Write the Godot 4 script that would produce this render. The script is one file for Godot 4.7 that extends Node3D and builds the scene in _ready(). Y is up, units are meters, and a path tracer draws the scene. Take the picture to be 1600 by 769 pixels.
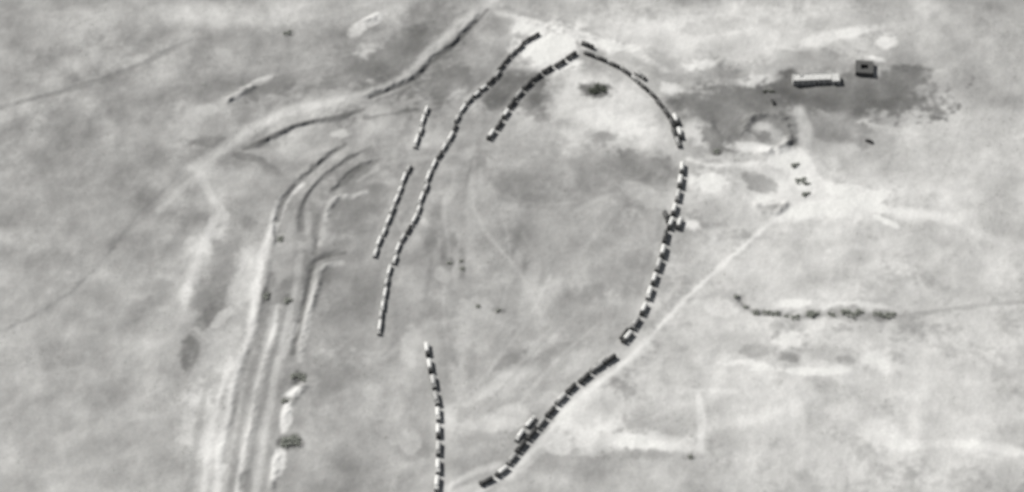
extends Node3D
# A desert plain seen from high in the air: lines of parked tanker trucks, dirt tracks, terraced banks, a few buildings and shrubs.

const DIST := 1560.0            # metres from the camera to the middle of the view
const DOWN := 50.0              # degrees the camera looks down
const FOV := 10.98
const PX := .39               # metres of ground across a photo pixel
const LIT := 1.62               # how bright flat ground of albedo 1 renders, used to turn photo greys into soil albedo

var cam_pos := Vector3.ZERO
var cam_basis := Basis()
var used := {}
var M := {}
var rng := RandomNumberGenerator.new()

# ---------------------------------------------------------------- terrain grid
const X0 := -400.0
const Z0 := -255.0
const NX := 801
const NZ := 471
var tall := PackedFloat32Array()     # heights
var tone := PackedFloat32Array()     # soil tone, display grey 0..1
var wob := PackedFloat32Array()      # broad wobble of outlines
var grit := PackedFloat32Array()     # fine wobble of outlines
var smooth_way := PackedFloat32Array()

func gp(px: float, py: float) -> Vector3:
	# the point of level ground that a photo pixel (1600 x 769) looks at
	var f := 384.5 / tan(deg_to_rad(FOV / 2))
	var d := cam_basis * Vector3((px - 800.0) / f, -(py - 384.5) / f, -1.0)
	var t := -cam_pos.y / d.y
	return cam_pos + d * t

func path(a: Array) -> PackedVector2Array:
	var r := PackedVector2Array()
	for i in range(0, a.size(), 2):
		var p := gp(a[i], a[i + 1])
		r.append(Vector2(p.x, p.z))
	# round the corners (two rounds of corner cutting, ends kept)
	for k in 2:
		if r.size() < 3: break
		var s := PackedVector2Array([r[0]])
		for i in r.size() - 1:
			s.append(r[i].lerp(r[i + 1], .25)); s.append(r[i].lerp(r[i + 1], .75))
		s.append(r[r.size() - 1])
		r = s
	return r

func field(line: PackedVector2Array, reach: float) -> Dictionary:
	# signed distance (left of travel is negative) and run 0..1 along the line, on the grid cells near it
	var lo := line[0]; var hi := line[0]
	for p in line:
		lo = lo.min(p); hi = hi.max(p)
	var i0 := clampi(int(lo.x - reach - X0), 0, NX - 1); var i1 := clampi(int(hi.x + reach - X0) + 1, 0, NX - 1)
	var j0 := clampi(int(lo.y - reach - Z0), 0, NZ - 1); var j1 := clampi(int(hi.y + reach - Z0) + 1, 0, NZ - 1)
	var w := i1 - i0 + 1; var h := j1 - j0 + 1
	var d := PackedFloat32Array(); d.resize(w * h); d.fill(1e6)
	var run := PackedFloat32Array(); run.resize(w * h)
	var total := 0.0
	for s in line.size() - 1: total += line[s].distance_to(line[s + 1])
	var done := 0.0
	for s in line.size() - 1:
		var a := line[s]; var b := line[s + 1]
		var ab := b - a; var l := ab.length()
		if l < 1e-4: continue
		var u0 := clampi(int(minf(a.x, b.x) - reach - X0), i0, i1); var u1 := clampi(int(maxf(a.x, b.x) + reach - X0) + 1, i0, i1)
		var v0 := clampi(int(minf(a.y, b.y) - reach - Z0), j0, j1); var v1 := clampi(int(maxf(a.y, b.y) + reach - Z0) + 1, j0, j1)
		for j in range(v0, v1 + 1):
			for i in range(u0, u1 + 1):
				var px := X0 + i - a.x; var py := Z0 + j - a.y
				var t := clampf((px * ab.x + py * ab.y) / (l * l), 0, 1)
				var qx := px - ab.x * t; var qy := py - ab.y * t
				var q := sqrt(qx * qx + qy * qy)
				var c := (j - j0) * w + i - i0
				if q < absf(d[c]):
					d[c] = q if ab.x * py - ab.y * px >= 0 else -q
					run[c] = (done + l * t) / total
		done += l
	return {"i": i0, "j": j0, "w": w, "h": h, "d": d, "run": run}

func blob(x: float, y: float, rx: float, ry: float, rot: float, grey: float, strength := 1.0, edge := .35):
	# a patch of soil of another tone; radii in photo pixels round (x, y)
	var c := gp(x, y)
	var k := PX * (cam_pos - c).length() / DIST
	var kz := k / sin(deg_to_rad(DOWN))
	var r := maxf(rx, ry) * 1.8
	var ca := cos(deg_to_rad(rot)); var sa := sin(deg_to_rad(rot))
	for j in range(clampi(int(c.z - r * kz - Z0), 0, NZ - 1), clampi(int(c.z + r * kz - Z0) + 1, 0, NZ - 1) + 1):
		for i in range(clampi(int(c.x - r * k - X0), 0, NX - 1), clampi(int(c.x + r * k - X0) + 1, 0, NX - 1) + 1):
			var u := (X0 + i - c.x) / k; var v := (Z0 + j - c.z) / kz
			var a := (u * ca + v * sa) / rx; var b := (v * ca - u * sa) / ry
			var n := j * NX + i
			var d := sqrt(a * a + b * b) + wob[n] * .8 + grit[n] * .4
			var s := strength * smoothstep(1 + edge, 1 - edge, d)
			if s > 0: tone[n] = lerpf(tone[n], grey / 255.0, s)

func band(pts: Array, half: float, grey: float, strength := 1.0, edge := .75, fade := 0.0):
	# a strip of soil of another tone (a dirt track, a washed bank); half width in photo pixels
	var w := half * PX
	var f := field(path(pts), w * 2.4 + 2)
	for j in f.h:
		for i in f.w:
			var c: int = j * f.w + i
			var q: float = absf(f.d[c])
			if q > w * 2.4 + 2: continue
			var n: int = (j + f.j) * NX + i + f.i
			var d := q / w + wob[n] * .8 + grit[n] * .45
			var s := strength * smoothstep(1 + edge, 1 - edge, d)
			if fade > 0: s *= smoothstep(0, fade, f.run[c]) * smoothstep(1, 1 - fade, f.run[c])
			if s > 0: tone[n] = lerpf(tone[n], grey / 255.0, s)

func berm(pts: Array, half: float, high: float, fade := .12):
	# a bank of earth (high > 0) or a ditch (high < 0); half width and height in metres
	half *= PX / .45; high *= PX / .45
	var f := field(path(pts), half + 3)
	for j in f.h:
		for i in f.w:
			var c: int = j * f.w + i
			var n: int = (j + f.j) * NX + i + f.i
			var q: float = absf(f.d[c] + wob[n] * 1.6 + grit[n] * .5)
			if q > half: continue
			var s := smoothstep(0, fade, f.run[c]) * smoothstep(1, 1 - fade, f.run[c])
			tall[n] += high * s * (.5 + .5 * cos(PI * q / half)) * (.95 + wob[n] * 1.3 + grit[n] * .9)

func scarp(pts: Array, drop: float, run_out: float, slope := 3.0, fade := .1):
	# ground falls by drop to the right of the line's travel within slope metres and rises again over run_out
	drop *= PX / .45 * .9; run_out *= PX / .45; slope *= PX / .45 * .8
	var f := field(path(pts), run_out + 2)
	for j in f.h:
		for i in f.w:
			var c: int = j * f.w + i
			var n: int = (j + f.j) * NX + i + f.i
			var d: float = f.d[c]
			if absf(d) > 1e5: continue
			d += wob[n] * 2.2 + grit[n] * 1.2
			var s := smoothstep(0, fade, f.run[c]) * smoothstep(1, 1 - fade, f.run[c])
			var up := 0.0
			if d <= 0: up = .5 * smoothstep(-run_out, 0, d)
			else: up = .5 - smoothstep(0, slope, d)
			if d > slope: up = -.5 * smoothstep(run_out, slope, d)
			tall[n] += drop * up * s * (1 + wob[n] * .7 + grit[n] * .5)

func high_at(x: float, z: float) -> float:
	var u := clampf(x - X0, 0, NX - 1.001); var v := clampf(z - Z0, 0, NZ - 1.001)
	var i := int(u); var j := int(v); u -= i; v -= j
	var n := j * NX + i
	return lerpf(lerpf(tall[n], tall[n + 1], u), lerpf(tall[n + NX], tall[n + NX + 1], u), v)

# ---------------------------------------------------------------- nodes
func numbered(called: String) -> String:
	used[called] = used.get(called, 0) + 1
	return called if used[called] == 1 else "%s_%03d" % [called, used[called] - 1]

func tag(o: Node, label: String, category: String, group := ""):
	o.set_meta("label", label); o.set_meta("category", category)
	if group != "": o.set_meta("group", group)

func thing(called: String, label: String, category: String, group := "") -> Node3D:
	var o := Node3D.new(); o.name = numbered(called); add_child(o)
	tag(o, label, category, group)
	return o

func part(called: String, mesh: Mesh, m: Material, parent: Node, at := Vector3.ZERO) -> MeshInstance3D:
	var o := MeshInstance3D.new(); o.name = called; o.mesh = mesh; o.material_override = m; o.position = at
	parent.add_child(o, true)
	return o

func begin() -> SurfaceTool:
	var st := SurfaceTool.new(); st.begin(Mesh.PRIMITIVE_TRIANGLES); return st

func quad(st: SurfaceTool, a: Vector3, b: Vector3, c: Vector3, d: Vector3):
	for p in [a, b, c, a, c, d]: st.add_vertex(p)

func hull(st: SurfaceTool, bottom: Array, top: Array):
	# a block between two rings of equal count (clockwise from above), flat shaded
	var n := bottom.size()
	st.set_smooth_group(-1)
	for i in n:
		var k := (i + 1) % n
		quad(st, bottom[i], bottom[k], top[k], top[i])
	for i in range(1, n - 1):
		for p in [top[0], top[i], top[i + 1]]: st.add_vertex(p)
		for p in [bottom[0], bottom[i + 1], bottom[i]]: st.add_vertex(p)

func box(st: SurfaceTool, lo: Vector3, hi: Vector3, bevel := 0.0):
	# a block with its top edges chamfered
	var b := bevel
	var ring := func(y: float, q: float) -> Array:
		return [Vector3(lo.x + q, y, lo.z + q), Vector3(hi.x - q, y, lo.z + q), Vector3(hi.x - q, y, hi.z - q), Vector3(lo.x + q, y, hi.z - q)]
	if b <= 0: hull(st, ring.call(lo.y, 0.0), ring.call(hi.y, 0.0))
	else:
		var r0: Array = ring.call(lo.y, 0.0); var r1: Array = ring.call(hi.y - b, 0.0); var r2: Array = ring.call(hi.y, b)
		st.set_smooth_group(-1)
		for i in 4:
			var k := (i + 1) % 4
			quad(st, r0[i], r0[k], r1[k], r1[i]); quad(st, r1[i], r1[k], r2[k], r2[i])
		quad(st, r2[0], r2[1], r2[2], r2[3]); quad(st, r0[3], r0[2], r0[1], r0[0])

func done(st: SurfaceTool) -> ArrayMesh:
	st.generate_normals(); return st.commit()

func block(lo: Vector3, hi: Vector3, bevel := 0.0) -> ArrayMesh:
	var st := begin(); box(st, lo, hi, bevel); return done(st)

func grain_texture(seed_: int, freq: float, low: float, octaves := 4) -> ImageTexture:
	var n := FastNoiseLite.new(); n.seed = seed_; n.frequency = freq; n.fractal_octaves = octaves
	var im := n.get_seamless_image(512, 512)
	im.convert(Image.FORMAT_RGB8)
	var d := im.get_data()
	for i in d.size(): d[i] = int(255 * lerpf(low, 1.0, d[i] / 255.0))
	im = Image.create_from_data(512, 512, false, Image.FORMAT_RGB8, d)
	im.generate_mipmaps()
	return ImageTexture.create_from_image(im)

func paint(linear: float, rough := .6, metal := 0.0, worn: Texture2D = null, scale_ := .3) -> StandardMaterial3D:
	var m := StandardMaterial3D.new()
	m.albedo_color = Color(linear, linear, linear * .98).linear_to_srgb()
	m.roughness = rough; m.metallic = metal
	if worn:
		m.albedo_texture = worn; m.uv1_triplanar = true; m.uv1_scale = Vector3.ONE * scale_
	return m

# ---------------------------------------------------------------- tanker trucks
var truck_mesh := {}

func ellipse_tank(l0: float, l1: float, cy: float, rw: float, rh: float) -> ArrayMesh:
	# an elliptical tank lying along z with dished ends
	var st := begin(); st.set_smooth_group(0)
	var rings := []
	for s in [[l0, 0.0], [l0 + .04, .55], [l0 + .14, .85], [l0 + .3, 1.0], [l1 - .3, 1.0], [l1 - .14, .85], [l1 - .04, .55], [l1, 0.0]]:
		var r := []
		for k in 18:
			var a := TAU * k / 18
			var e := .8
			var cx := signf(cos(a)) * pow(absf(cos(a)), e); var sy := signf(sin(a)) * pow(absf(sin(a)), e)
			r.append(Vector3(cx * rw * s[1], cy + sy * rh * s[1], s[0]))
		rings.append(r)
	for i in rings.size() - 1:
		for k in 18:
			var q := (k + 1) % 18
			quad(st, rings[i][k], rings[i + 1][k], rings[i + 1][q], rings[i][q])
	return done(st)

func wheel_mesh(r: float, w: float) -> ArrayMesh:
	var st := begin(); st.set_smooth_group(-1)
	var prof := [[0.0, -w / 2 + .06], [r * .55, -w / 2 + .06], [r * .62, -w / 2], [r * .92, -w / 2], [r, -w / 2 + .05], [r, w / 2 - .05], [r * .92, w / 2], [r * .62, w / 2], [r * .55, w / 2 - .06], [0.0, w / 2 - .06]]
	for i in prof.size() - 1:
		for k in 14:
			var a := TAU * k / 14; var b := TAU * (k + 1) / 14
			var p := func(q: Array, t: float) -> Vector3: return Vector3(q[1], cos(t) * q[0], sin(t) * q[0])
			quad(st, p.call(prof[i], a), p.call(prof[i], b), p.call(prof[i + 1], b), p.call(prof[i + 1], a))
	return done(st)

func cab_mesh() -> ArrayMesh:
	# forward is -z; nose at z = 0, back at z = 2.1
	var st := begin()
	var b := [Vector3(-1.22, .75, .02), Vector3(1.22, .75, .02), Vector3(1.24, .75, 2.1), Vector3(-1.24, .75, 2.1)]
	var m := [Vector3(-1.22, 1.75, 0), Vector3(1.22, 1.75, 0), Vector3(1.24, 1.75, 2.1), Vector3(-1.24, 1.75, 2.1)]
	var t := [Vector3(-1.12, 2.72, .28), Vector3(1.12, 2.72, .28), Vector3(1.16, 2.78, 2.08), Vector3(-1.16, 2.78, 2.08)]
	var r := [Vector3(-.95, 2.92, .55), Vector3(.95, 2.92, .55), Vector3(1.0, 2.95, 1.98), Vector3(-1.0, 2.95, 1.98)]
	hull(st, b, m); hull(st, m, t); hull(st, t, r)
	return done(st)

func make_truck(kind: String) -> Node3D:
	# kinds: white, grey, dark rigid tankers; "long" articulated
	var root := Node3D.new()
	var long_one := kind == "long"
	var l := 13.2 if long_one else 8.9          # nose to tail
	var o := -l / 2                                 # nose
	var tank_m: Material = {"white": M.tank_white, "grey": M.tank_grey, "dark": M.tank_dark, "long": M.tank_white, "pale": M.tank_white, "cream": M.tank_cream}[kind]
	var cab_m: Material = {"white": M.cab_dark, "grey": M.cab_grey, "dark": M.cab_dark, "long": M.cab_white, "pale": M.cab_white, "cream": M.cab_grey}[kind]
	# chassis: two rails, bumper, side guards, rear bar, mudguards
	if not truck_mesh.has("chassis" + str(long_one)):
		var st := begin()
		for s in [-1, 1]:
			box(st, Vector3(s * .42 - .08, .72, .25), Vector3(s * .42 + .08, 1.0, l - .1))
			box(st, Vector3(s * 1.22 - .05, .5, 3.3), Vector3(s * 1.22 + .05, 1.12, l - 3.2))
			box(st, Vector3(s * .92 - .32, 1.1, l - 3.1), Vector3(s * .92 + .32, 1.18, l - .15))
			box(st, Vector3(s * .85 - .3, .55, 2.3), Vector3(s * .85 + .3, 1.05, 3.2))
		box(st, Vector3(-1.25, .42, -.08), Vector3(1.25, .78, .12))
		box(st, Vector3(-1.2, .5, l - .16), Vector3(1.2, .72, l))
		truck_mesh["chassis" + str(long_one)] = done(st)
		truck_mesh["tank" + str(long_one)] = ellipse_tank(2.5 if not long_one else 3.4, l - .05, 2.18, 1.24, .98)
		var wk := begin()
		box(wk, Vector3(-.22, 3.15, 3.2), Vector3(.22, 3.2, l - .8))
		truck_mesh["walkway" + str(long_one)] = done(wk)
	if not truck_mesh.has("wheel"):
		truck_mesh["wheel"] = wheel_mesh(.52, .34); truck_mesh["twin"] = wheel_mesh(.52, .6)
		truck_mesh["cab"] = cab_mesh()
		var g := begin(); g.set_smooth_group(-1)
		quad(g, Vector3(-1.08, 1.82, -.012), Vector3(1.08, 1.82, -.012), Vector3(1.0, 2.6, .215), Vector3(-1.0, 2.6, .215))
		truck_mesh["screen"] = done(g)
		var h := CylinderMesh.new(); h.top_radius = .26; h.bottom_radius = .3; h.height = .2; h.radial_segments = 12
		truck_mesh["hatch"] = h
	part("chassis", truck_mesh["chassis" + str(long_one)], M.frame, root, Vector3(0, 0, o))
	var cab := part("cab", truck_mesh["cab"], cab_m, root, Vector3(0, 0, o))
	part("windscreen", truck_mesh["screen"], M.glass, cab)
	var tank := part("tank", truck_mesh["tank" + str(long_one)], tank_m, root, Vector3(0, 0, o))
	part("walkway", truck_mesh["walkway" + str(long_one)], tank_m, tank)
	for k in 3: part("hatch", truck_mesh["hatch"], tank_m, tank, Vector3(0, 3.27, lerpf(4.2, l - 2.0, k / 2.0)))
	var axles := [[1.25, "wheel", 1.04], [l - 2.35, "twin", .92], [l - 1.0, "twin", .92]]
	if long_one: axles = [[1.25, "wheel", 1.04], [4.3, "twin", .92], [l - 2.35, "twin", .92], [l - 1.0, "twin", .92]]
	for a in axles:
		for s in [-1, 1]: part("wheel", truck_mesh[a[1]], M.tyre, root, Vector3(s * a[2], .52, o + a[0]))
	return root

var protos := {}

func park(kind: String, at: Vector2, ahead: Vector2, label: String, group: String, size := 1.0):
	if not protos.has(kind): protos[kind] = make_truck(kind)
	var o: Node3D = protos[kind].duplicate()
	o.name = numbered("tanker_truck"); add_child(o)
	ahead = ahead.normalized()
	var side := Vector2(-ahead.y, ahead.x)
	var half := 4.0
	var hf := high_at(at.x + ahead.x * half, at.y + ahead.y * half); var hb := high_at(at.x - ahead.x * half, at.y - ahead.y * half)
	var hl := high_at(at.x - side.x, at.y - side.y); var hr := high_at(at.x + side.x, at.y + side.y)
	var fwd := Vector3(ahead.x, (hf - hb) / (2 * half), ahead.y).normalized()
	var rt := Vector3(side.x, (hr - hl) / 2, side.y).normalized()
	var up := rt.cross(fwd).normalized()
	o.transform = Transform3D(Basis(fwd.cross(up).normalized() * size, up * size, -fwd * size), Vector3(at.x, (hf + hb) / 2 - .03, at.y))
	tag(o, label, "truck", group)

func convoy(pts: Array, pitch: float, mix: Array, words: String, group: String, size := 1.0):
	# trucks nose to tail along a line; mix holds the kinds in turn, words names the line in the labels
	var line := path(pts)
	var at := 6.0; var n := 0
	var total := 0.0
	for s in line.size() - 1: total += line[s].distance_to(line[s + 1])
	while at < total - 3:
		var kind: String = mix[n % mix.size()]
		var l := (13.2 if kind == "long" else 8.9) * size
		if n < ORDINAL.size():
			var done_ := 0.0
			for s in line.size() - 1:
				var seg := line[s].distance_to(line[s + 1])
				if done_ + seg >= at:
					var d := (line[s + 1] - line[s]) / seg
					var p := line[s] + d * (at - done_) + Vector2(-d.y, d.x) * rng.randf_range(-.6, .6)
					var looks: String = {"white": "dark-cabbed white tanker truck", "grey": "grey tanker truck", "dark": "dark tanker truck", "long": "long articulated white tanker truck", "pale": "all-white tanker truck", "cream": "off-white tanker truck"}[kind]
					park(kind, p, d.rotated(rng.randf_range(-.035, .035)), looks + ", " + ORDINAL[n] + " " + words, group, size * rng.randf_range(.95, 1.05))
					break
				done_ += seg
		var next: String = mix[(n + 1) % mix.size()]
		at += (l + (13.2 if next == "long" else 8.9) * size) / 2 + pitch + rng.randf_range(-.3, .9) * minf(pitch, 1.0) + (1.2 if rng.randf() < .08 else 0.0)
		n += 1

# ---------------------------------------------------------------- shrubs
var bush_mesh := []
var stem_mesh: ArrayMesh

func make_bushes():
	for v in 4:
		var r := RandomNumberGenerator.new(); r.seed = 40 + v
		var st := begin(); st.set_smooth_group(-1)
		var lumps := []
		for k in 9: lumps.append(Vector3(r.randf_range(-.7, .7), r.randf_range(.2, .62), r.randf_range(-.7, .7)))
		for k in 420:
			var c: Vector3 = lumps[k % 9] + Vector3(r.randfn(), r.randfn() * .8, r.randfn()) * .19
			c.y = maxf(c.y, .04)
			var a := Vector3(r.randfn(), r.randfn(), r.randfn()).normalized(); var b := a.cross(Vector3(r.randfn(), r.randfn(), r.randfn())).normalized()
			var s := r.randf_range(.07, .16)
			for p in [c - a * s, c + b * s * .6, c + a * s, c - a * s, c + a * s, c - b * s * .6]: st.add_vertex(p)
		bush_mesh.append(done(st))
	var st2 := begin()
	for k in 5:
		var a := TAU * k / 5
		var d := Vector3(cos(a) * .4, .5, sin(a) * .4)
		var w := .03
		hull(st2, [Vector3(-w, -.1, -w), Vector3(w, -.1, -w), Vector3(w, -.1, w), Vector3(-w, -.1, w)], [d + Vector3(-.01, 0, -.01), d + Vector3(.01, 0, -.01), d + Vector3(.01, 0, .01), d + Vector3(-.01, 0, .01)])
	stem_mesh = done(st2)

func shrub(x: float, y: float, wide: float, deep: float, high: float, label: String, group: String, m: Material):
	# wide, deep and high are half-sizes and height in metres; x, y a photo pixel on the ground
	var p := gp(x, y)
	var o := thing("shrub", label, "shrub", group)
	o.position = Vector3(p.x, high_at(p.x, p.z), p.z)
	o.rotation.y = rng.randf_range(-.4, .4)
	var f := part("foliage", bush_mesh[rng.randi() % 4], m, o); f.scale = Vector3(wide, high, deep)
	var s := part("stem", stem_mesh, M.wood, o); s.scale = Vector3(wide, high, deep)

# ---------------------------------------------------------------- the scene
func _ready():
	rng.seed = 7
	# camera
	var cam := Camera3D.new(); cam.name = "camera"; add_child(cam)
	cam.position = Vector3(0, DIST * sin(deg_to_rad(DOWN)), DIST * cos(deg_to_rad(DOWN)))
	cam.rotation_degrees = Vector3(-DOWN, 0, 0)
	var lens := CameraAttributesPhysical.new()      # a long lens, slightly out of focus like the video
	lens.frustum_focal_length = 12.0 / tan(deg_to_rad(FOV / 2)); lens.exposure_aperture = 4.5; lens.frustum_focus_distance = 20.0
	lens.frustum_near = 1.0; lens.frustum_far = 60000.0
	cam.attributes = lens
	cam.fov = FOV; cam.near = 1.0; cam.far = 60000.0
	cam_pos = cam.position; cam_basis = cam.basis
	# sky and exposure
	var sky_m := ProceduralSkyMaterial.new()
	sky_m.sky_top_color = Color(.50, .52, .55); sky_m.sky_horizon_color = Color(.72, .73, .74); sky_m.sky_curve = .2
	sky_m.ground_bottom_color = Color(.5, .5, .49); sky_m.ground_horizon_color = Color(.7, .7, .7)
	sky_m.sun_angle_max = 1.0
	var env := Environment.new()
	env.background_mode = Environment.BG_SKY
	var sky := Sky.new(); sky.sky_material = sky_m; env.sky = sky
	env.background_energy_multiplier = .55
	env.tonemap_mode = Environment.TONE_MAPPER_LINEAR
	env.tonemap_exposure = 1.57
	env.sdfgi_enabled = true; env.ssao_enabled = true; env.ssil_enabled = true
	var we := WorldEnvironment.new(); we.name = "world"; we.environment = env; add_child(we)
	# sun: behind the view to the upper left, shadows fall towards the lower right
	var sun := DirectionalLight3D.new(); sun.name = "sun"; add_child(sun)
	sun.look_at_from_position(Vector3.ZERO, Vector3(.80, -.9, .48), Vector3.UP)
	sun.light_energy = 1.35; sun.light_angular_distance = .5; sun.light_color = Color(1, .99, .97); sun.shadow_enabled = true
	materials()
	terrain()
	convoys()
	buildings()
	plants()

func materials():
	var worn := grain_texture(3, .02, .62)
	M.tank_white = paint(.85, .45, 0, worn); M.tank_cream = paint(.6, .5, 0, worn); M.tank_grey = paint(.42, .5, 0, worn); M.tank_dark = paint(.085, .55, 0, worn)
	M.cab_dark = paint(.07, .45, 0, worn); M.cab_grey = paint(.30, .45, 0, worn); M.cab_white = paint(.66, .45, 0, worn)
	M.frame = paint(.03, .8); M.tyre = paint(.022, .9); M.glass = paint(.02, .1)
	M.wood = paint(.06, .9)
	M.leaf = paint(.075, .8); M.leaf.albedo_color = Color(.07, .078, .06).linear_to_srgb()
	M.leaf_pale = paint(.16, .8); M.leaf_pale.albedo_color = Color(.21, .22, .195).linear_to_srgb()
	M.plaster = paint(.55, .9, 0, worn, .1); M.roof = paint(.66, .9, 0, worn, .08); M.stone = paint(.10, .95, 0, worn, .15)
	M.dark_roof = paint(.2, .95, 0, worn, .1)
	M.opening = paint(.03, .5)

func noise(seed_: int, freq: float, octaves: int) -> FastNoiseLite:
	var n := FastNoiseLite.new(); n.seed = seed_; n.frequency = freq; n.fractal_octaves = octaves
	return n

const ORDINAL := ["first", "second", "third", "fourth", "fifth", "sixth", "seventh", "eighth", "ninth", "tenth", "eleventh", "twelfth", "thirteenth", "fourteenth", "fifteenth", "sixteenth", "seventeenth", "eighteenth", "nineteenth", "twentieth",
	"twenty-first", "twenty-second", "twenty-third", "twenty-fourth", "twenty-fifth", "twenty-sixth", "twenty-seventh", "twenty-eighth", "twenty-ninth", "thirtieth", "thirty-first", "thirty-second", "thirty-third", "thirty-fourth", "thirty-fifth", "thirty-sixth", "thirty-seventh", "thirty-eighth", "thirty-ninth", "fortieth"]
const LINES := {
	"a": [669, 166, 660, 196, 647, 240],
	"b": [643, 256, 628, 290, 610, 335, 595, 372, 582, 410],
	"c": [847, 50, 825, 62, 805, 80, 785, 103, 768, 128, 738, 152, 718, 178, 708, 206, 694, 236, 676, 262, 663, 300, 651, 335, 636, 362, 622, 390, 608, 428, 600, 462, 594, 500, 591, 536],
	"d": [904, 82, 880, 98, 836, 120, 815, 142, 798, 164, 780, 196, 761, 224],
	"e": [908, 82, 945, 97, 975, 112, 1002, 136, 1028, 160, 1045, 182, 1054, 210, 1065, 242],
	"f": [1065, 256, 1064, 290, 1059, 315, 1050, 345, 1040, 366, 1033, 400, 1021, 440, 1008, 480, 992, 512, 966, 545],
	"g": [966, 556, 925, 580, 900, 602, 876, 626, 848, 658, 826, 684, 806, 712, 786, 738, 762, 754, 738, 762],
	"h": [665, 535, 671, 572, 678, 606, 684, 640, 686, 690, 686, 740, 682, 790],
}

func terrain():
	var n1 := noise(11, .006, 3); var n2 := noise(12, .03, 4); var n3 := noise(13, .16, 3)
	var n4 := noise(14, .014, 4); var n5 := noise(15, .055, 4)
	var n6 := noise(16, .016, 4); n6.fractal_type = FastNoiseLite.FRACTAL_RIDGED
	var n7 := noise(17, .03, 3); n7.fractal_type = FastNoiseLite.FRACTAL_RIDGED
	var count := NX * NZ
	for a in [tall, tone, wob, grit, smooth_way]: a.resize(count)
	for j in NZ:
		for i in NX:
			var x := X0 + i; var z := Z0 + j; var n := j * NX + i
			wob[n] = n2.get_noise_2d(x, z); grit[n] = n3.get_noise_2d(x, z)
			tone[n] = .68 + .07 * n4.get_noise_2d(x * 1.0, z * 1.7)
	soil()
	# keep the strips on which the trucks stand even
	for k in LINES:
		var f := field(path(LINES[k]), 8)
		for j in f.h:
			for i in f.w:
				var q: float = absf(f.d[j * f.w + i])
				if q < 8:
					var n: int = (j + f.j) * NX + i + f.i
					smooth_way[n] = maxf(smooth_way[n], smoothstep(8, 4, q))
	relief()
	for j in NZ:
		for i in NX:
			var x := X0 + i; var z := Z0 + j; var n := j * NX + i
			var rough := .45 * wob[n] + .16 * n5.get_noise_2d(x, z) + .05 * grit[n] + .5 * n7.get_noise_2d(x * .7 - z * .3 + 90, z * .5 + x * .2)
			tall[n] = tall[n] * (1 - smooth_way[n] * .85) + 2.2 * n1.get_noise_2d(x, z) + rough * (1 - smooth_way[n] * .92)
			tone[n] = clampf(.67 + (tone[n] - .67) * 1.3 + .09 * n4.get_noise_2d(x * 1.4 + 300, z * 1.4) + .05 * wob[n] + .03 * n5.get_noise_2d(x, z) + .016 * grit[n] + .065 * n6.get_noise_2d(x * .8 + z * .5, z * .9 - x * .3) + .03 * n7.get_noise_2d(x, z), .2, .97)
	ground_mesh()

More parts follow.
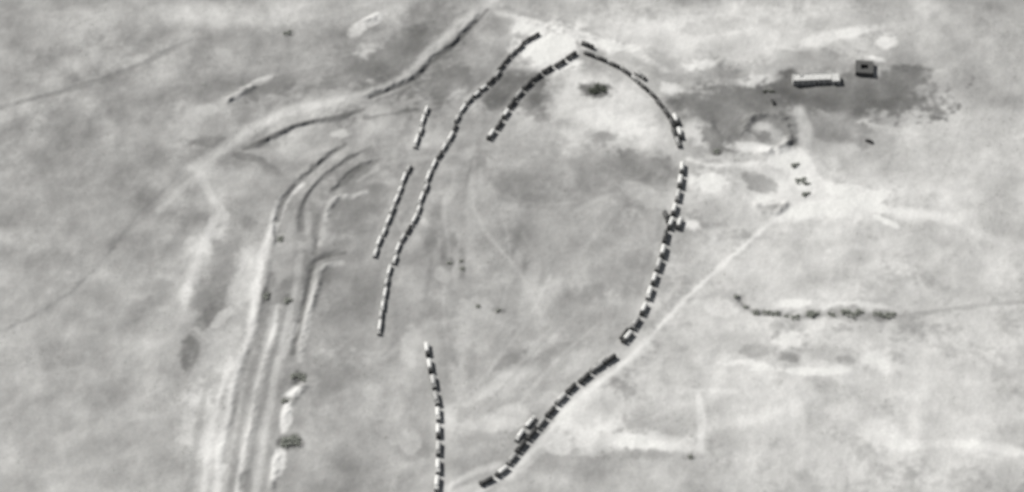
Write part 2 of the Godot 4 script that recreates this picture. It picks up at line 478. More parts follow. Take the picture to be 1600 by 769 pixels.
func soil():
	# broad soils (photo pixels, display grey)
	for b in [
		[420, 84, 190, 80, -8, 165], [400, 22, 160, 22, 0, 194], [640, 80, 120, 62, -25, 150], [760, 110, 90, 70, -35, 156],
		[400, 290, 140, 90, 0, 160], [350, 520, 90, 200, 5, 174], [330, 690, 60, 110, 5, 192], [560, 420, 110, 190, 12, 154],
		[560, 660, 120, 120, 0, 168], [880, 350, 170, 150, 0, 166], [700, 400, 70, 160, 15, 170], [950, 175, 110, 70, 20, 203],
		[1150, 55, 280, 55, 0, 208], [1250, 300, 200, 75, 0, 210], [1270, 420, 180, 90, 0, 206], [1230, 620, 230, 130, 0, 207],
		[820, 620, 180, 100, -20, 178], [860, 735, 200, 45, 0, 176], [1100, 560, 100, 100, 0, 200],
		[1160, 175, 105, 48, 8, 148], [1320, 145, 105, 42, 3, 140], [1330, 215, 80, 40, 0, 176], [1005, 265, 55, 24, 14, 156],
		[150, 300, 150, 200, 0, 164], [120, 620, 170, 170, 0, 176], [1520, 330, 130, 200, 0, 200], [1500, 640, 130, 150, 0, 204], [1500, 90, 110, 80, 0, 180]]:
		blob(b[0], b[1], b[2], b[3], b[4], b[5], .9, .45)
	# upper left
	for b in [
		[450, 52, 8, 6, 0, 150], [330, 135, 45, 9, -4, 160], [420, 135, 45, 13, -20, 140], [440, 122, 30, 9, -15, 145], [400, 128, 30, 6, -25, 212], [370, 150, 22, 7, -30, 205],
		[322, 170, 20, 8, 0, 190], [330, 222, 45, 9, 3, 140], [580, 30, 26, 9, -30, 222], [560, 45, 14, 8, -50, 210], [530, 209, 14, 7, 0, 215],
		[420, 108, 90, 8, 0, 172], [520, 130, 60, 14, -18, 150], [340, 88, 30, 14, 0, 182], [310, 80, 20, 30, 0, 160], [610, 95, 70, 35, -25, 145],
		[460, 235, 60, 16, -15, 176], [420, 262, 30, 6, 35, 145], [385, 245, 26, 6, 12, 138], [330, 295, 25, 40, 0, 184], [390, 285, 45, 28, 0, 172],
		[300, 345, 30, 10, 0, 150], [390, 355, 14, 12, 0, 142], [330, 385, 28, 40, 12, 205], [345, 410, 26, 46, 20, 160], [300, 440, 14, 50, 5, 205],
		[318, 470, 26, 40, 5, 152], [330, 500, 25, 18, -20, 140], [345, 498, 22, 7, -45, 195], [300, 548, 16, 26, 0, 135], [350, 545, 40, 30, 0, 200], [320, 660, 30, 60, 0, 212],
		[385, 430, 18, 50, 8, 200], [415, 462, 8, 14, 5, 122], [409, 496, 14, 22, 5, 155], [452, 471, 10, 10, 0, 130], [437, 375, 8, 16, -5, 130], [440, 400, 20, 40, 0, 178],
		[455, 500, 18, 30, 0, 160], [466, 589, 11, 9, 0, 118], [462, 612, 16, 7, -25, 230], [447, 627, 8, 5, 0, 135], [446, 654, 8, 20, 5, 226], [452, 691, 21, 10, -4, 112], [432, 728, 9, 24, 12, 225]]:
		blob(b[0], b[1], b[2], b[3], b[4], b[5], .85)
	# middle
	for b in [
		[858, 78, 56, 34, -15, 246], [825, 45, 44, 14, 20, 240], [945, 72, 62, 12, 14, 238], [800, 140, 48, 30, -25, 118], [838, 162, 26, 30, 10, 128], [750, 65, 45, 30, -35, 168], [700, 135, 55, 26, -20, 140],
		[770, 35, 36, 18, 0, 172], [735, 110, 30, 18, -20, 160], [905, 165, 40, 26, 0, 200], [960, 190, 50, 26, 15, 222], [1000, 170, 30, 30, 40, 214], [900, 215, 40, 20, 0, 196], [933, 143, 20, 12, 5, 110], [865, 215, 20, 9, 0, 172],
		[940, 215, 22, 8, 0, 165], [790, 210, 60, 30, 0, 176], [830, 265, 90, 40, -10, 166], [745, 265, 12, 40, 15, 150], [740, 300, 12, 30, 15, 192], [1015, 262, 42, 22, 14, 150], [1005, 305, 40, 14, 22, 196], [940, 285, 22, 12, 0, 185],
		[800, 325, 30, 8, 0, 190], [820, 295, 60, 22, -5, 160], [700, 300, 22, 14, -30, 190], [760, 350, 22, 30, 30, 180], [850, 370, 80, 45, 0, 162], [805, 395, 14, 28, -10, 150], [920, 420, 60, 24, 0, 180], [925, 455, 40, 14, 0, 158],
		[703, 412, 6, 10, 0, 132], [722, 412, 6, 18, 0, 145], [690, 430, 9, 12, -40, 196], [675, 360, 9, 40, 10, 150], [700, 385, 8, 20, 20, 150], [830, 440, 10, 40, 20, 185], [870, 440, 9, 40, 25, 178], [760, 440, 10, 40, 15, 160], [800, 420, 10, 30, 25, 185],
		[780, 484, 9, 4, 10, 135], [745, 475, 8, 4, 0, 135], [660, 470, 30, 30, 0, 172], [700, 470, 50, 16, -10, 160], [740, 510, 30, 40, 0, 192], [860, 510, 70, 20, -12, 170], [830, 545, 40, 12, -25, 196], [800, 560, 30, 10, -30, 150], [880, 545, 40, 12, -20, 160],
		[735, 570, 10, 26, 5, 158], [780, 600, 50, 14, -25, 200], [720, 590, 14, 30, 0, 195], [830, 610, 30, 12, -35, 170], [780, 660, 50, 18, -10, 208], [700, 655, 12, 20, 0, 205], [650, 705, 25, 12, 0, 160], [640, 560, 16, 40, 0, 190], [590, 590, 30, 40, 15, 168],
		[620, 640, 22, 40, 0, 190], [570, 620, 30, 24, 0, 182], [560, 740, 60, 24, 0, 165], [745, 740, 35, 12, -20, 172], [640, 690, 14, 20, 0, 200], [925, 640, 70, 40, -25, 214], [960, 690, 110, 16, 0, 216], [900, 745, 80, 18, 0, 180], [1010, 730, 60, 16, 0, 186]]:
		blob(b[0], b[1], b[2], b[3], b[4], b[5], .8)
	# right
	for b in [
		[1040, 40, 60, 16, 0, 214], [1000, 90, 40, 10, 8, 182], [1040, 100, 40, 12, 6, 186], [1130, 40, 60, 12, -5, 190], [1330, 35, 70, 12, 0, 186], [1300, 60, 80, 9, -14, 224], [1385, 65, 16, 12, 0, 236], [1370, 95, 14, 4, 15, 228],
		[1140, 112, 34, 11, 14, 158], [1100, 100, 30, 10, -10, 226], [1050, 140, 24, 12, 15, 224], [1180, 125, 30, 12, 0, 218], [1250, 90, 60, 12, 0, 180], [1160, 158, 80, 22, 5, 132], [1130, 205, 30, 18, 35, 140], [1090, 205, 22, 20, 40, 226],
		[1325, 160, 80, 18, 0, 120], [1270, 162, 55, 18, 0, 126], [1345, 140, 60, 14, 0, 132], [1190, 205, 30, 18, 0, 190], [1195, 215, 14, 12, -30, 146], [1180, 235, 30, 7, 8, 218], [1233, 205, 10, 28, -12, 132], [1250, 200, 9, 40, -10, 190], [1170, 185, 26, 8, -20, 132],
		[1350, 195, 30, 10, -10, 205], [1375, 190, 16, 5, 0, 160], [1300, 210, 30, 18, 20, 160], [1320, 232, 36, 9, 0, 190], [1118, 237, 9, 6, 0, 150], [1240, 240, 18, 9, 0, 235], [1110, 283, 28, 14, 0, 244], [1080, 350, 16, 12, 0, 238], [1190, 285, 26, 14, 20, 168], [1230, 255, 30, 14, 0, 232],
		[1255, 275, 18, 30, -8, 236], [1195, 312, 20, 9, 0, 232], [1210, 324, 24, 7, -10, 156], [1330, 300, 60, 14, 8, 238], [1270, 330, 50, 14, -5, 232], [1350, 270, 40, 20, 0, 190], [1150, 330, 50, 24, 0, 196], [1300, 365, 60, 20, 5, 196], [1385, 345, 18, 5, 25, 240],
		[1150, 420, 40, 30, 0, 200], [1090, 420, 20, 30, 0, 188], [1260, 420, 80, 30, 0, 202], [1320, 455, 40, 14, 0, 220], [1340, 480, 40, 8, 0, 232], [1250, 475, 30, 6, 0, 228], [1100, 490, 20, 12, 0, 190], [1130, 480, 24, 12, 0, 222],
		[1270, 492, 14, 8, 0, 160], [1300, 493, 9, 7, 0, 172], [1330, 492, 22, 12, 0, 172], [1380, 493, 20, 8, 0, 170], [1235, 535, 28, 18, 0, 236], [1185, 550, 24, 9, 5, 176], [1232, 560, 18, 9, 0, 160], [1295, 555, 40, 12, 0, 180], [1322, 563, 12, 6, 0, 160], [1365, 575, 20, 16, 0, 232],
		[1180, 575, 50, 7, 5, 236], [1260, 582, 70, 6, 0, 234], [1215, 600, 14, 9, 0, 184], [1285, 598, 20, 8, 0, 190], [1060, 570, 30, 16, -30, 186], [1080, 590, 36, 14, 0, 194], [1150, 590, 30, 16, 0, 196], [1060, 665, 24, 14, 0, 190], [1150, 690, 50, 16, 0, 188], [1340, 610, 40, 30, 0, 194],
		[1245, 650, 10, 34, 0, 216], [1375, 682, 30, 22, 0, 222], [1078, 715, 10, 4, 0, 168], [1200, 680, 50, 20, 0, 196], [1100, 745, 70, 18, 0, 188], [1255, 750, 10, 12, 0, 180], [1300, 720, 60, 24, 0, 206]]:
		blob(b[0], b[1], b[2], b[3], b[4], b[5], .8)
	for b in [[1142, 112, 32, 10, 14, 150], [1195, 214, 15, 12, -30, 140], [1190, 288, 26, 13, 20, 166], [620, 92, 85, 36, -25, 136], [555, 118, 70, 20, -18, 142], [500, 110, 50, 10, -15, 160], [690, 130, 60, 26, -25, 142], [1345, 150, 120, 34, 4, 128], [1400, 130, 80, 26, 0, 134], [1150, 175, 95, 34, 10, 138], [1120, 212, 36, 16, 30, 146], [1310, 200, 60, 22, 15, 156], [1180, 232, 34, 8, 8, 220], [1190, 198, 20, 9, 0, 196], [838, 285, 60, 24, -8, 158]]:
		blob(b[0], b[1], b[2], b[3], b[4], b[5], .8, .3)
	# dirt tracks, washed banks and field edges
	for t in [
		[[300, 262, 340, 238, 385, 206, 430, 180, 470, 167, 540, 156, 600, 142, 640, 118, 665, 86, 700, 56, 748, 16, 790, -20], 10, 200, .75], [[250, 330, 300, 282, 345, 240], 6, 200, .5], [[312, 275, 325, 300, 350, 335], 6, 205, .8],
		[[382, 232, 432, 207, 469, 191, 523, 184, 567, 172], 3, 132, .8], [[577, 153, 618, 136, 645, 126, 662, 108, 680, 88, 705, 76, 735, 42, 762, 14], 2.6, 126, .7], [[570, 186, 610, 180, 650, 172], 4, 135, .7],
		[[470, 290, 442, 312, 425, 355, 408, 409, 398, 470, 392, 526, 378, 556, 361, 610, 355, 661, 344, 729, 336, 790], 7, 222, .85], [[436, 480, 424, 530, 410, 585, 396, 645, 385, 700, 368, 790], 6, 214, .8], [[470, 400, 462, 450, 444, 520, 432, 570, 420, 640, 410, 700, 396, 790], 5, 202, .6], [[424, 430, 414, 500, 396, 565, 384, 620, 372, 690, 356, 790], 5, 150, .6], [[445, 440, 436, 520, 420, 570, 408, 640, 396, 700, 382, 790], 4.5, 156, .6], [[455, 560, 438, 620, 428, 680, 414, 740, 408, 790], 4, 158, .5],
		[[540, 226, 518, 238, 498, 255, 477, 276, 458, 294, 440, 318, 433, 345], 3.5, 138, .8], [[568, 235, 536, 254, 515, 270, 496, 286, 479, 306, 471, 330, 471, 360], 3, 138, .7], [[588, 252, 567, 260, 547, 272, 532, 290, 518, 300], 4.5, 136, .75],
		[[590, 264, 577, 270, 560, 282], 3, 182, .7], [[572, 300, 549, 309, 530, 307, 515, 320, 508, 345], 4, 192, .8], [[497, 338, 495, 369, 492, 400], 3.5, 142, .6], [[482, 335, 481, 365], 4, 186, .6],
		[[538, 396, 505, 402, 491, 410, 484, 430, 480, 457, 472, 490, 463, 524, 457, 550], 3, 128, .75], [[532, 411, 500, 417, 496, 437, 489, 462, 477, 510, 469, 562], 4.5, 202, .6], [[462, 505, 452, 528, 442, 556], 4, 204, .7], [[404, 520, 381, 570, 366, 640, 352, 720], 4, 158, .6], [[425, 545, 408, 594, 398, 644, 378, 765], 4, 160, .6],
		[[1215, 338, 1180, 368, 1130, 412, 1080, 458, 1040, 500, 1010, 535, 960, 580, 905, 625, 860, 672, 815, 725, 740, 775], 4, 228, .75, .95], [[1010, 535, 960, 582, 905, 630, 860, 680, 800, 745], 9, 224, .5], [[1215, 338, 1260, 318, 1330, 312, 1400, 330, 1480, 342], 10, 236, .55], [[1090, 612, 1097, 650, 1095, 690, 1094, 702], 5, 232, .65], [[960, 690, 1020, 694, 1096, 700], 10, 230, .55], [[1060, 612, 1090, 610, 1150, 614], 4, 222, .35],
		[[1150, 463, 1168, 482, 1185, 490, 1215, 490, 1245, 498, 1262, 494], 4, 158, .9], [[780, 20, 900, 52, 980, 74, 1040, 110], 6, 230, .5], [[745, 764, 700, 775, 660, 800], 8, 214, .7], [[690, 769, 740, 740, 780, 728], 6, 210, .7],
		[[640, 250, 690, 246, 760, 230], 5, 188, .6], [[600, 560, 660, 505, 700, 500], 5, 190, .5], [[1075, 250, 1110, 262, 1180, 256], 5, 228, .7], [[1250, 170, 1262, 215, 1258, 260, 1285, 305], 9, 220, .55], [[745, 350, 790, 395, 830, 460, 850, 540], 4, 184, .5], [[840, 500, 880, 430, 960, 330, 1000, 300], 4, 182, .4]]:
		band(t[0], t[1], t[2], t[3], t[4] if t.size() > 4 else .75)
	# faint tyre tracks and darker wash lines across the enclosed basin and the left slope
	for t in [[[742, 252, 732, 310, 762, 372, 822, 432, 850, 505], 2.6, 192, 0.46], [[712, 270, 690, 330, 704, 400, 690, 470, 700, 540], 3, 190, 0.39], [[668, 330, 676, 400, 664, 470], 3, 150, 0.39], [[690, 350, 698, 420], 4, 148, 0.39], [[725, 340, 722, 440], 4, 150, 0.33], [[770, 300, 800, 380, 790, 470, 760, 540], 2.6, 188, 0.39],
			[[860, 430, 830, 490, 780, 560, 730, 620], 3, 196, 0.39], [[900, 480, 850, 530, 800, 590, 740, 650], 3, 160, 0.33], [[930, 510, 870, 560, 820, 620, 770, 680], 3, 200, 0.39], [[765, 300, 830, 322, 900, 318], 3, 190, 0.33], [[900, 330, 960, 300, 1020, 318, 1040, 330], 4, 196, 0.33], [[750, 220, 742, 270, 748, 310], 5, 150, 0.33],
			[[290, 470, 300, 420, 330, 350, 348, 340], 7, 210, .6], [[318, 769, 324, 690, 342, 620, 360, 560], 5, 226, .6], [[296, 769, 306, 690, 322, 610], 5, 170, .6], [[300, 120, 360, 132, 420, 128, 470, 112], 4, 160, .6], [[300, 60, 380, 78, 450, 90, 520, 78], 5, 168, .5], [[470, 60, 540, 66, 600, 50, 660, 30], 5, 170, .5]]:
		band(t[0], t[1], t[2], t[3])
	# wheel-worn soil along the parked lines
	for k in LINES: band(LINES[k], 10, 190, .3, .9)
	# tracks and washed ground beyond the photo's edges
	for t in [[[250, 330, 160, 420, 60, 520, -60, 560], 7, 190, .35], [[1400, 495, 1500, 480, 1620, 470], 4, 168, .6], [[1480, 342, 1560, 380, 1680, 390], 9, 220, .4], [[-40, 180, 80, 150, 200, 110, 300, 60], 5, 150, .6], [[1400, 700, 1500, 690, 1660, 720], 7, 226, .6]]:
		band(t[0], t[1], t[2], t[3])

func relief():
	# banks, terraces and ditches
	scarp([762, 14, 735, 42, 705, 76, 680, 88, 662, 108, 645, 126, 618, 136, 577, 153, 555, 160], -2.4, 24, 4)
	scarp([380, 232, 432, 207, 469, 190, 523, 183, 567, 171], 2.4, 22, 4, .15)
	scarp([545, 224, 518, 238, 498, 255, 477, 276, 458, 294, 440, 318, 432, 345, 432, 400], -1.7, 14, 4, .12)
	scarp([434, 380, 420, 450, 404, 520, 381, 570, 366, 640, 352, 720, 345, 775], -1.0, 18, 5, .15)
	scarp([568, 235, 536, 254, 515, 270, 496, 286, 479, 306, 471, 330, 471, 375], -1.4, 12, 3.5)
	scarp([588, 252, 567, 260, 547, 272, 532, 290, 515, 302], -1.5, 12, 3.5)
	berm([572, 300, 549, 309, 530, 307, 515, 320, 508, 345], 4, 1.2)
	berm([497, 336, 495, 369, 491, 405], 4, -.8)
	berm([538, 394, 505, 401, 490, 410, 484, 430, 480, 457, 472, 490, 463, 524, 457, 552], 4, -1.3)
	berm([532, 411, 500, 417, 496, 437, 489, 462, 477, 510, 468, 565], 4.5, 1.0)
	scarp([430, 530, 408, 594, 398, 644, 378, 775], -.8, 14, 5)
	berm([436, 500, 424, 540, 410, 590, 396, 650, 388, 700, 372, 790], 5, .7)
	berm([483, 597, 462, 613, 448, 640, 445, 665], 4.5, 1.5, .2)
	berm([443, 705, 432, 728, 422, 775], 4, 1.3, .2)
	berm([1150, 463, 1168, 482, 1185, 490, 1215, 490, 1245, 498], 5, -1.2)
	berm([1178, 312, 1184, 328, 1210, 335, 1228, 324, 1232, 312], 4, 1.3, .2)      # crescent earthwork
	berm([1165, 222, 1160, 200, 1180, 182, 1212, 180, 1238, 195, 1236, 222, 1214, 238, 1182, 238], 6, 2.0, .1)   # ring earthwork
	berm([1112, 185, 1130, 210, 1152, 228], 5, -1.1, .2)
	berm([1120, 100, 1140, 110, 1168, 118], 6, -1.1, .25)
	berm([780, 20, 900, 52, 980, 74, 1040, 110], 5, .6)
	berm([400, 128, 372, 148, 345, 158], 5, 1.2, .2)
	berm([600, 18, 575, 32, 556, 46], 6, 1.3, .25)
	# the same terraces run on past the photo's edge
	scarp([300, 262, 220, 340, 150, 430, 60, 500, -60, 540], -.6, 16, 5)
	scarp([300, 60, 200, 110, 80, 150, -60, 190], -.6, 16, 5)

func ground_mesh():
	# fine grid in the middle, then ever wider cells out to the horizon: one sheet
	var out := [4.0, 12.0, 30.0, 80.0, 200.0, 500.0, 1200.0, 3000.0, 8000.0, 20000.0]
	var xs := PackedFloat32Array(); var zs := PackedFloat32Array()
	for k in range(out.size() - 1, -1, -1): xs.append(X0 - out[k]); zs.append(Z0 - out[k])
	for i in NX: xs.append(X0 + i)
	for j in NZ: zs.append(Z0 + j)
	for k in out.size(): xs.append(X0 + NX - 1 + out[k]); zs.append(Z0 + NZ - 1 + out[k])
	var w := xs.size(); var h := zs.size(); var e := out.size()
	var far := noise(21, .0006, 4)
	var vs := PackedVector3Array(); vs.resize(w * h)
	var ns := PackedVector3Array(); ns.resize(w * h)
	var cs := PackedColorArray(); cs.resize(w * h)
	for j in h:
		var gj := clampi(j - e, 0, NZ - 1)
		for i in w:
			var gi := clampi(i - e, 0, NX - 1)
			var n := gj * NX + gi
			var away := maxf(absf(xs[i] - (X0 + gi)), absf(zs[j] - (Z0 + gj)))
			var y := tall[n]
			var t := tone[n]
			if away > 0:
				y = lerpf(y, 30.0 * far.get_noise_2d(xs[i], zs[j]), smoothstep(0, 3000, away))
				t = lerpf(t, .72, smoothstep(0, 60, away))
			vs[j * w + i] = Vector3(xs[i], y, zs[j])
			var a := pow(t, 2.2) / LIT
			cs[j * w + i] = Color(a * 1.005, a, a * .985)
	for j in h:
		for i in w:
			var l := vs[j * w + maxi(i - 1, 0)]; var r := vs[j * w + mini(i + 1, w - 1)]
			var b := vs[maxi(j - 1, 0) * w + i]; var f := vs[mini(j + 1, h - 1) * w + i]
			ns[j * w + i] = (f - b).cross(r - l).normalized()
	var ix := PackedInt32Array(); ix.resize((w - 1) * (h - 1) * 6)
	var k := 0
	for j in h - 1:
		for i in w - 1:
			var a := j * w + i
			ix[k] = a; ix[k + 1] = a + 1; ix[k + 2] = a + w; ix[k + 3] = a + 1; ix[k + 4] = a + w + 1; ix[k + 5] = a + w
			k += 6
	var arr := []; arr.resize(Mesh.ARRAY_MAX)
	arr[Mesh.ARRAY_VERTEX] = vs; arr[Mesh.ARRAY_NORMAL] = ns; arr[Mesh.ARRAY_COLOR] = cs; arr[Mesh.ARRAY_INDEX] = ix
	var mesh := ArrayMesh.new(); mesh.add_surface_from_arrays(Mesh.PRIMITIVE_TRIANGLES, arr)
	var m := StandardMaterial3D.new()
	m.vertex_color_use_as_albedo = true; m.roughness = 1.0; m.metallic_specular = .1
	m.albedo_texture = grain_texture(31, .03, .9, 5); m.uv1_triplanar = true; m.uv1_world_triplanar = true; m.uv1_scale = Vector3.ONE / 37.0
	var o := part("ground", mesh, m, self)
	o.set_meta("kind", "structure"); o.set_meta("label", "dusty grey desert plain with tracks and terraced banks")

func convoys():
	var w := "white"; var g := "grey"; var d := "dark"; var p_ := "pale"; var l := "long"; var c := "cream"
	convoy(LINES["a"], .35, [p_, l, c, l], "in the short row from its free end", "trucks in the short row by the terraces", .76)
	convoy(LINES["b"], .35, [g, l, p_, l, c, l, p_, l, p_, c, w, w, w, p_], "in the row beside the longest line, from the gap", "trucks in the row beside the longest line", .76)
	convoy(LINES["c"], .35, [d, d, d, g, d, d, g, d, w, w, g, l, c, d, l, p_, d, l, l, c, l, p_, l, d, c, l, p_, l, c, l, p_, c, l, p_, c, l, p_, l, g], "in the longest line from its white-sand end", "trucks in the longest line", .76)
	convoy(LINES["d"], 1.0, [d, d, d, d, d, g, d, w, d, w, d, w], "in the short branch from the arc's tip", "trucks in the branch off the arc", .94)
	convoy(LINES["e"], .7, [d, d, d, d, g, d, d], "in the upper arc from its pointed tip", "trucks in the upper arc", .88)
	convoy(LINES["f"], 1.9, [w, w, c, w, w, d, w, c, w, p_, w, g, w, w, p_, d, c, w], "in the bowed line from the gap by the arc", "trucks in the bowed line", 1.05)
	convoy(LINES["g"], 1.2, [d, g, d, d, c, d, g, d, d, g, w, d, w, c, w, d, g, d, d, d], "in the diagonal line from the bowed line's end", "trucks along the dirt track")
	convoy(LINES["h"], 2.1, [w, w, c, g, p_, w, c, p_, p_, w, c, p_], "in the straight spaced row from its lone end", "trucks in the straight spaced row", 1.08)
	# single trucks drawn up beside the lines
	for s in [[918, 73, 930, 78, "dark", "parked across the tip of the arc"], [1000, 121, 1012, 130, "grey", "standing alone outside the arc"], [1056, 190, 1062, 204, "white", "drawn up outside the arc's lower end"], [1062, 212, 1066, 226, "white", "drawn up outside the arc's lower end"], [1061, 352, 1058, 362, "white", "drawn up beside the bend of the bowed line"],
			[1041, 342, 1044, 350, "dark", "drawn up beside the bend of the bowed line"], [940, 568, 928, 577, "grey", "doubled beside the diagonal line by the track"], [812, 684, 803, 698, "pale", "doubled beside the diagonal line by the track"], [829, 662, 837, 652, "pale", "doubled near the middle of the diagonal line"], [976, 524, 990, 508, "dark", "doubled beside the foot of the bowed line"]]:
		var p := gp(s[0], s[1]); var q := gp(s[2], s[3])
		park(s[4], Vector2(p.x, p.z), Vector2(q.x - p.x, q.z - p.z), {"white": "white-tanked", "pale": "all-white", "grey": "grey", "dark": "dark"}[s[4]] + " tanker truck " + s[5], "single trucks beside the lines")
	for k in protos: protos[k].free()
	protos.clear()

func small_car(x: float, y: float, turn: float, label: String, pickup: bool):
	var p := gp(x, y)
	var o := thing("parked_pickup" if pickup else "parked_car", label, "pickup" if pickup else "car")
	o.position = Vector3(p.x, high_at(p.x, p.z) - .02, p.z); o.rotation_degrees.y = turn
	var st := begin()
	hull(st, [Vector3(-.88, .35, -2.5), Vector3(.88, .35, -2.5), Vector3(.9, .35, 2.5), Vector3(-.9, .35, 2.5)], [Vector3(-.84, .98, -2.45), Vector3(.84, .98, -2.45), Vector3(.88, 1.0, 2.48), Vector3(-.88, 1.0, 2.48)])
	part("body", done(st), M.cab_dark, o)
	var e := .6 if pickup else 1.9
	st = begin()
	hull(st, [Vector3(-.82, .98, -1.3), Vector3(.82, .98, -1.3), Vector3(.82, .98, e), Vector3(-.82, .98, e)], [Vector3(-.66, 1.68, -.6), Vector3(.66, 1.68, -.6), Vector3(.68, 1.7, e - .3), Vector3(-.68, 1.7, e - .3)])
	part("cabin", done(st), M.glass, o)
	st = begin(); box(st, Vector3(-.66, 1.69, -.58), Vector3(.66, 1.75, e - .32), .03); part("roof", done(st), M.cab_dark, o)
	if pickup:
		for s in [-1, 1]: part("bed_side", block(Vector3(s * .85 - .05, .98, e + .1), Vector3(s * .85 + .05, 1.35, 2.45)), M.cab_dark, o)
		part("tailgate", block(Vector3(-.8, .98, 2.38), Vector3(.8, 1.34, 2.46)), M.cab_dark, o)
	var w := wheel_mesh(.38, .25)
	for s in [[-1, -1.6], [1, -1.6], [-1, 1.55], [1, 1.55]]: part("wheel", w, M.tyre, o, Vector3(s[0] * .8, .38, s[1]))

func house(x: float, y: float, lx: float, lz: float, high: float, turn: float, label: String, called: String, wall_m: Material, roof_m: Material, doors: Array, windows: Array, court := false):
	# a flat-roofed house with a parapet; x, y is the photo pixel at the middle of its floor
	var p := gp(x, y)
	var o := thing(called, label, "building")
	o.position = Vector3(p.x, high_at(p.x, p.z) - .5, p.z); o.rotation_degrees.y = turn
	var t := .35 if not court else 3.4
	var hx := lx / 2; var hz := lz / 2
	high += .5
	for s in [-1, 1]:
		part("wall", block(Vector3(-hx, 0, minf(s * hz, s * (hz - t))), Vector3(hx, high, maxf(s * hz, s * (hz - t))), .04), wall_m, o)
		part("wall", block(Vector3(minf(s * hx, s * (hx - t)), 0, -hz + t), Vector3(maxf(s * hx, s * (hx - t)), high - .01, hz - t), .04), wall_m, o)
	var ry := high - .45 if not court else .55
	part("courtyard" if court else "roof", block(Vector3(-hx + t, ry - .2, -hz + t), Vector3(hx - t, ry, hz - t)), roof_m, o)
	for d in doors:
		var dr := part("door", block(Vector3(d - .55, .5, hz), Vector3(d + .55, 2.7, hz + .05)), M.opening, o)
		part("frame", block(Vector3(d - .68, 2.7, hz), Vector3(d + .68, 2.85, hz + .09)), wall_m, dr)
	for u in windows:
		var wn := part("window", block(Vector3(u - .6, 1.5, hz), Vector3(u + .6, 2.7, hz + .03)), M.opening, o)
		part("sill", block(Vector3(u - .72, 1.38, hz), Vector3(u + .72, 1.5, hz + .14)), wall_m, wn)
	return o

func buildings():
	var long_b: Node3D = house(1268, 128, 25.0, 6.0, 4.2, 3.0, "long white flat-roofed building with a low block at its end", "long_building", M.plaster, M.roof, [-8.0, 3.0], [-10.5, -4.0, -.5, 6.0, 9.5])
	# the lower block at its end
	var hx := 12.5
	part("end_block", block(Vector3(hx + .003, 0, -2.4), Vector3(hx + 5.2, 4.3, 4.4), .05), M.plaster, long_b)
	part("end_roof", block(Vector3(hx + .3, 4.303, -2.1), Vector3(hx + 4.9, 4.38, 4.1)), M.roof, long_b)
	part("door", block(Vector3(hx + 2.0, .5, 4.4), Vector3(hx + 3.2, 2.7, 4.45)), M.opening, long_b)
	part("water_tank", wheel_mesh(.6, 1.4), M.tank_white, long_b, Vector3(-7.0, 4.85, -1.2))
	house(1350, 112, 11.5, 11.0, 2.8, -6.0, "small dark stone enclosure with pale courtyard near the long building", "stone_enclosure", M.stone, M.dark_roof, [1.5], [], true)
	small_car(1358, 221, 62, "dark pickup parked alone on pale ground", true)
	small_car(1208, 161, 12, "dark car parked on dark ground near the long building", false)

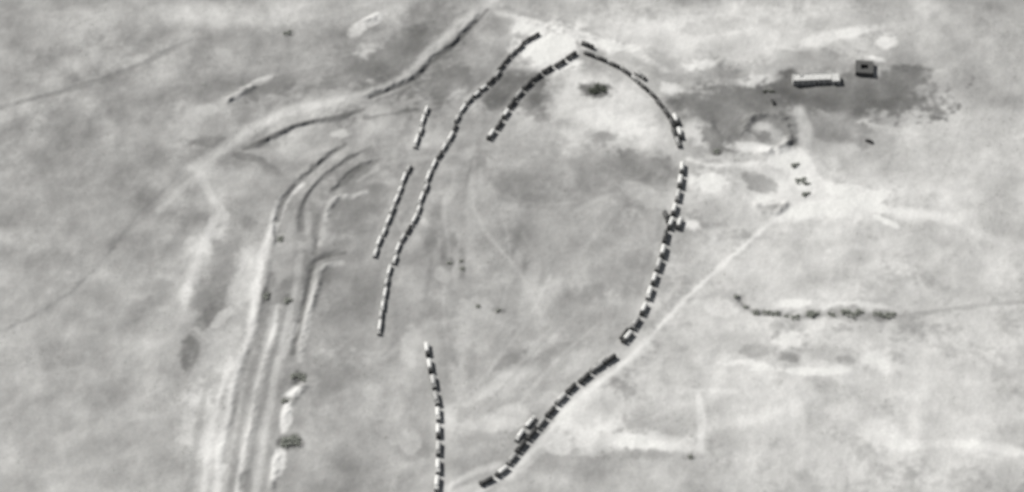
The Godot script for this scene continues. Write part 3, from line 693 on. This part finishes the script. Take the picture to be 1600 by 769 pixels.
func plants():
	make_bushes()
	var ditch := "low dark shrub beside the shallow ditch"
	for s in [[1152, 465, 2.2], [1166, 480, 2.4], [1180, 489, 3.0], [1198, 489, 2.6], [1212, 491, 3.0], [1228, 493, 2.2], [1243, 497, 3.0]]: shrub(s[0], s[1], s[2], s[2] * .8, s[2] * .45, ditch, "shrubs beside the ditch", M.leaf_pale)
	for s in [[1264, 491, 3.4], [1274, 493, 3.8], [1299, 493, 2.6], [1322, 489, 3.6], [1332, 494, 4.0], [1344, 490, 3.2], [1371, 492, 2.8], [1382, 495, 3.4], [1393, 493, 3.0]]: shrub(s[0], s[1], s[2], s[2] * .8, s[2] * .5, "low dark shrub in the straight row past the ditch", "shrubs in the row past the ditch", M.leaf_pale)
	for s in [[928, 143, 4.0], [938, 141, 4.4], [933, 147, 3.4]]: shrub(s[0], s[1], s[2], s[2] * .8, s[2] * .55, "dark shrub in the lone thicket enclosed by the truck lines", "thicket inside the lines", M.leaf)
	for s in [[1118, 238, 3.4], [1244, 258, 3.6], [1252, 282, 3.8], [1262, 287, 2.8], [1261, 303, 3.6]]: shrub(s[0], s[1], s[2], s[2] * .7, s[2] * .45, "round shrub on bright sand near the ring earthwork", "shrubs on the bright sand", M.leaf_pale)
	for s in [[1197, 143, 2.4], [1206, 144, 2.2]]: shrub(s[0], s[1], s[2], s[2] * .6, s[2] * .45, "small dark shrub near the lone parked car", "shrubs near the parked car", M.leaf)
	for s in [[462, 588, 3.4], [470, 590, 3.6], [446, 627, 2.6], [444, 692, 4.0], [453, 690, 4.2], [461, 689, 3.8], [415, 462, 3.2], [452, 471, 3.4], [437, 374, 3.0]]: shrub(s[0], s[1], s[2], s[2] * .9, s[2] * .45, "dark shrub growing among the terraced banks", "shrubs among the terraces", M.leaf_pale)
	for s in [[703, 411, 2.4], [722, 408, 2.2], [722, 420, 2.4], [780, 484, 2.4], [746, 477, 2.2], [1078, 715, 2.4], [449, 52, 3.0]]: shrub(s[0], s[1], s[2], s[2] * .7, s[2] * .4, "low sparse shrub scattered on open plain", "shrubs scattered on the plain", M.leaf_pale)
	# sparse tufts of dry scrub, far too many to count
	var st := begin(); st.set_smooth_group(-1)
	var tr := RandomNumberGenerator.new(); tr.seed = 91
	for k in 14:
		var a := TAU * k / 14 + tr.randf() * .3
		var d := Vector3(cos(a), 0, sin(a)); var s := Vector3(-sin(a), 0, cos(a))
		var r := tr.randf_range(.5, 1.0)
		for p in [Vector3(0, -.1, 0) - s * .12, Vector3(0, -.1, 0) + s * .12, d * r + Vector3(0, tr.randf_range(.3, .8), 0)]: st.add_vertex(p)
	var mm := MultiMesh.new(); mm.transform_format = MultiMesh.TRANSFORM_3D; mm.mesh = done(st)
	var dense := noise(51, .012, 4)
	var spots: Array[Transform3D] = []
	while spots.size() < 5200:
		var x := tr.randf_range(X0 + 8, -X0 - 8); var z := tr.randf_range(Z0 + 6, Z0 + NZ - 8)
		var n := clampi(int(z - Z0), 0, NZ - 1) * NX + clampi(int(x - X0), 0, NX - 1)
		if tr.randf() > smoothstep(-.1, .5, dense.get_noise_2d(x, z)) or smooth_way[n] > 0 or tone[n] > .84: continue
		var sc := tr.randf_range(.25, .75)
		spots.append(Transform3D(Basis(Vector3.UP, tr.randf() * TAU).scaled(Vector3(sc, sc * .7, sc)), Vector3(x, high_at(x, z), z)))
	mm.instance_count = spots.size()
	for k in spots.size(): mm.set_instance_transform(k, spots[k])
	var mi := MultiMeshInstance3D.new(); mi.name = "dry_scrub"; mi.multimesh = mm; mi.material_override = M.leaf_pale
	add_child(mi)
	tag(mi, "sparse dry scrub tufts dotted over the plain", "scrub"); mi.set_meta("kind", "stuff")
